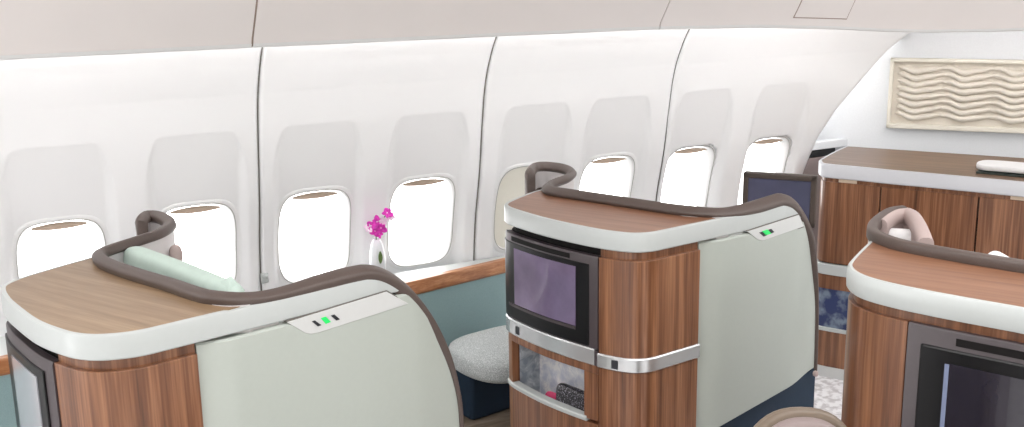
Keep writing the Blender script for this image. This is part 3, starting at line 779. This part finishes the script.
# coat hook by the first joint
hk = aty((266, 279), 4.53)
h_ = thing('coat_hook', (hk.x, 4.55, hk.z), 'tiny white hook on the first panel joint behind the left pod', 'hook')
box('plate', (hk.x, 4.553, hk.z), (.035, .014, .05), 'rim_white', h_, bev=.006)
tube('peg', [(hk.x, 4.55, hk.z+.008), (hk.x, 4.52, hk.z+.005), (hk.x, 4.51, hk.z+.02)], .006, 'rim_white', h_, n=8)

# ------------------------------------------------------------------ pod three, on the other side of the aisle
f3 = [(877, 237.5), (868, 246), (860, 254), (853.5, 261.5), (852.5, 266), (858, 271.5), (872, 277.5), (900, 284.5), (930, 290.5), (960, 296), (1000, 303), (1024, 307.2), (1100, 321)]
fp3 = [V2(atz(q, 1.25)) for q in f3]
t3 = Path(cr(fp3, 10), .006); p3 = Path([t3.pt(t3.len*k/300, .013).xy for k in range(301)], .006)
r3 = thing('seat_pod', p3.pt(p3.len*.5, -.3, FLOOR), 'near right seat pod with dark screen and reddish wood top, cut by the frame', 'seat pod', 'business class seat pods')
rail3 = [atz(q, 1.27) for q in [(904, 209.5), (893, 211), (884, 215.5), (875, 223), (872.5, 228.5), (874, 233), (884, 238), (905, 244.5), (960, 254.5), (1024, 265), (1100, 277)]]
rp3 = cr([Vector((q.x, q.y, 1.262)) for q in rail3], 8)
tube('padded_rail', resample(rp3, .016), .019, 'taupe_trim', r3, h=.022, n=20, sq=.55)
sb3 = Path([V2(q) for q in rp3], .02)
sweep('seat_shell', sb3, 0, sb3.len, band(-.012, .012, .25, 1.25), 'shell_grey', r3, step=.02)
# small joint ring on the rail
jr = atz((908, 245.2), 1.262); 
wp3 = [p3.pt(p3.len*k/100, -.013).xy for k in range(101)]+[sb3.pt(sb3.len-(sb3.len-.30)*k/50).xy for k in range(51)]
slab('wood_top', wp3, 1.22, 1.249, 'top_red', r3)
sweep('rim', p3, 0, p3.len, [(-.018, 1.181), (-.004, 1.179), (.001, 1.186), (.003, 1.22), (.001, 1.242), (-.005, 1.25), (-.013, 1.25), (-.018, 1.24)], 'rim_white', r3, smooth=50)
sw3 = p3.find(907, 1.12, .2)
sweep('recess_strip', p3, .01, p3.len, band(-.05, -.022, 1.146, 1.185), 'walnut_warm', r3)
sweep('shadow_gap', p3, .01, p3.len, band(-.05, -.030, 1.05, 1.15), 'groove', r3)
sweep('corner_panel', p3, .01, sw3-.002, band(-.035, ins, FLOOR+.12, 1.147), 'walnut_warm', r3, bev=.002)
sweep('plinth', p3, .01, p3.len, band(-.06, .035, FLOOR, FLOOR+.118), 'navy', r3)
h3 = sweep('screen_housing', p3, sw3+.002, p3.len, [(-.05, .55), (ins, .55), (ins+.004, .556), (ins+.004, 1.140), (ins, 1.148), (-.05, 1.148)], 'surround', r3, smooth=30)
def f3x(x, z): return p3.find(x, z, sw3)
sweep('screen_frame', p3, f3x(920, 1.08), p3.len, band(-.03, ins+.010, .70, 1.095), 'black_frame', h3, bev=.006)
sweep('speaker_slot', p3, f3x(956, 1.13), p3.len, band(-.03, ins+.006, 1.108, 1.130), 'groove', h3)
sweep('screen_edge', p3, f3x(944, 1.0), f3x(948.5, 1.0), band(-.01, ins+.012, .76, 1.052), 'reveal_blue', h3)
sweep('screen', p3, f3x(948.5, 1.0), p3.len, band(-.01, ins+.0125, .76, 1.055), 'screen_off', h3)
sweep('lower_door', p3, sw3+.002, p3.len, band(-.035, ins, FLOOR+.12, .545), 'walnut_warm', r3)
# wing pad and headrest
wpad = [atz(q, 1.262) for q in [(880, 224), (888, 217), (897, 213.5), (906, 212.5), (913, 216), (918, 223), (922, 232), (926, 243)]]
wpc = cr([Vector((q.x, q.y, 1.25)) for q in wpad], 6)
wp_ = Path([V2(q) for q in wpc], .01)
tube('wing_pad', resample(wpc, .012), .026, 'pad_pink', r3, h=.03)
sweep('wing_pad', wp_, 0, wp_.len, band(-.02, .02, .4, 1.24), 'pad_pink', r3)
hc = atz((905, 231), 1.23)
pillow('headrest', (hc.x+.02, hc.y+.02, 1.12), (.20, .10, .22), 'white_cloth', r3, rz=math.radians(-50), e=.5, n=14)
c3 = atz((1000, 250), 1.0); c3.z = 0
s3 = Vector((3.12, 1.95, 0))
box('seat_base', (s3.x, s3.y, FLOOR+.24), (.5, .5, .48), 'shell_grey', r3, rz=math.radians(-60), bev=.03)
pillow('seat_cushion', (s3.x, s3.y, FLOOR+.52), (.52, .52, .16), 'mauve_leather', r3, rz=math.radians(-60), e=.35, n=14)
w3 = atz((972, 243), 1.27)
box('pillow_shelf', (w3.x+.05, w3.y+.03, .965), (.40, .14, .03), 'shell_grey', r3, rz=math.radians(-70))
p3l = pillow('pillow', (w3.x+.06, w3.y-.10, 1.092), (.25, .08, .25), 'white_cloth', None, rz=math.radians(-75), roll=math.radians(24), e=.2, n=16, loc=(w3.x, w3.y, .98))
tag(p3l, 'white pillow whose corner peeks over the rail of the right pod', 'pillow')

# ------------------------------------------------------------------ seat whose top shows at the bottom edge
k0 = atz((800, 405), 1.10)
st = thing('seat', (k0.x, k0.y-.12, FLOOR), 'mauve seat with beige-edged rounded headrest in the near foreground, bottom of photo', 'seat')
vd = Vector((.30, -.95, 0)).normalized(); yaw = math.radians(8)
fx = Vector((math.cos(-yaw*4), math.sin(-yaw*4), 0)); fy = Vector((-fx.y, fx.x, 0))
def seatpt(a, b, z): return Vector((k0.x, k0.y-.0, 0))+fx*a+fy*b+Vector((0, 0, z))
def arch(w, zt, z0, n=24):
    out = []
    for i in range(n+1):
        a = math.pi*i/n; c_, s_ = math.cos(a), math.sin(a)
        out.append((-w*math.copysign(abs(c_)**.85, c_), zt-.20+.20*abs(s_)**.85))
    return [(-w, z0)]+out+[(w, z0)]
def archplate(nm, w, zt, z0, b0, b1, m, lean=0, **kw):
    A = arch(w, zt, z0); n = len(A); vs = [seatpt(a, b-lean*(z-z0), z) for b in (b0, b1) for a, z in A]
    return obj(nm, vs, [tuple(range(n))[::-1], tuple(range(n, 2*n))]+[(i, (i+1) % n, n+(i+1) % n, n+i) for i in range(n)], m, st, **kw)
archplate('back_shell', .150, 1.102, FLOOR+.10, -.05, .0, 'beige_trim', bev=.018, segs=3)
archplate('back_cushion', .132, 1.092, FLOOR+.45, -.10, -.03, 'mauve_leather', bev=.025, segs=3)
q = seatpt(0, -.30, FLOOR+.41); pillow('seat_cushion', q, (.44, .50, .14), 'mauve_leather', st, rz=-yaw*4, e=.35, n=14)
q = seatpt(0, -.26, FLOOR+.17); box('base', q, (.40, .44, .34), 'navy', st, rz=-yaw*4, bev=.02)
# button on the corner of pod two
bt = pod2.path.pt(pod2.sC+.905, .0, .505)
lathe('corner_button', bt, [(.004, -.012), (.010, -.008), (.012, 0), (.010, .008), (.004, .012)], 'pad_pink', pod2.root, n=14)

# ------------------------------------------------------------------ light
sc_ = bpy.context.scene
w = bpy.data.worlds.new('sky'); sc_.world = w; w.use_nodes = True
nt = w.node_tree; bg = nt.nodes['Background']; bg.inputs['Color'].default_value = (1, .995, .985, 1)
# bright hazy daylight on the window side, the softer light of the open cabin on the other
tc = nt.nodes.new('ShaderNodeTexCoord'); sx = nt.nodes.new('ShaderNodeSeparateXYZ'); mr = nt.nodes.new('ShaderNodeMapRange')
mr.inputs['From Min'].default_value = -.05; mr.inputs['From Max'].default_value = .25; mr.inputs['To Min'].default_value = .9; mr.inputs['To Max'].default_value = 4.0
nt.links.new(tc.outputs['Generated'], sx.inputs[0]); nt.links.new(sx.outputs['Y'], mr.inputs['Value']); nt.links.new(mr.outputs['Result'], bg.inputs['Strength'])
def area(name, loc, rot, size, sy, power, col=(1, 1, 1)):
    l = bpy.data.lights.new(name, 'AREA'); l.shape = 'RECTANGLE'; l.size = size; l.size_y = sy; l.energy = power; l.color = col
    o = bpy.data.objects.new(name, l); COL.objects.link(o); o.location = loc; o.rotation_euler = rot; return o
area('overhead_fill', (2, -.8, 2.58), (0, 0, 0), 7, .8, 60, (1, .995, .985))  # unseen fill light added overhead, so most light falls from above
area('overhead_fill', (2, 1.9, 2.58), (0, 0, 0), 7, .5, 42, (1, .995, .985))  # second added fill light, over the aisle
vs_s = sc_.view_settings; vs_s.view_transform = 'Standard'; vs_s.look = 'None'; vs_s.exposure = .44; vs_s.gamma = 1; vs_s.use_curve_mapping = False
for o in list(bpy.data.objects):
    if 'org' in o: del o['org']
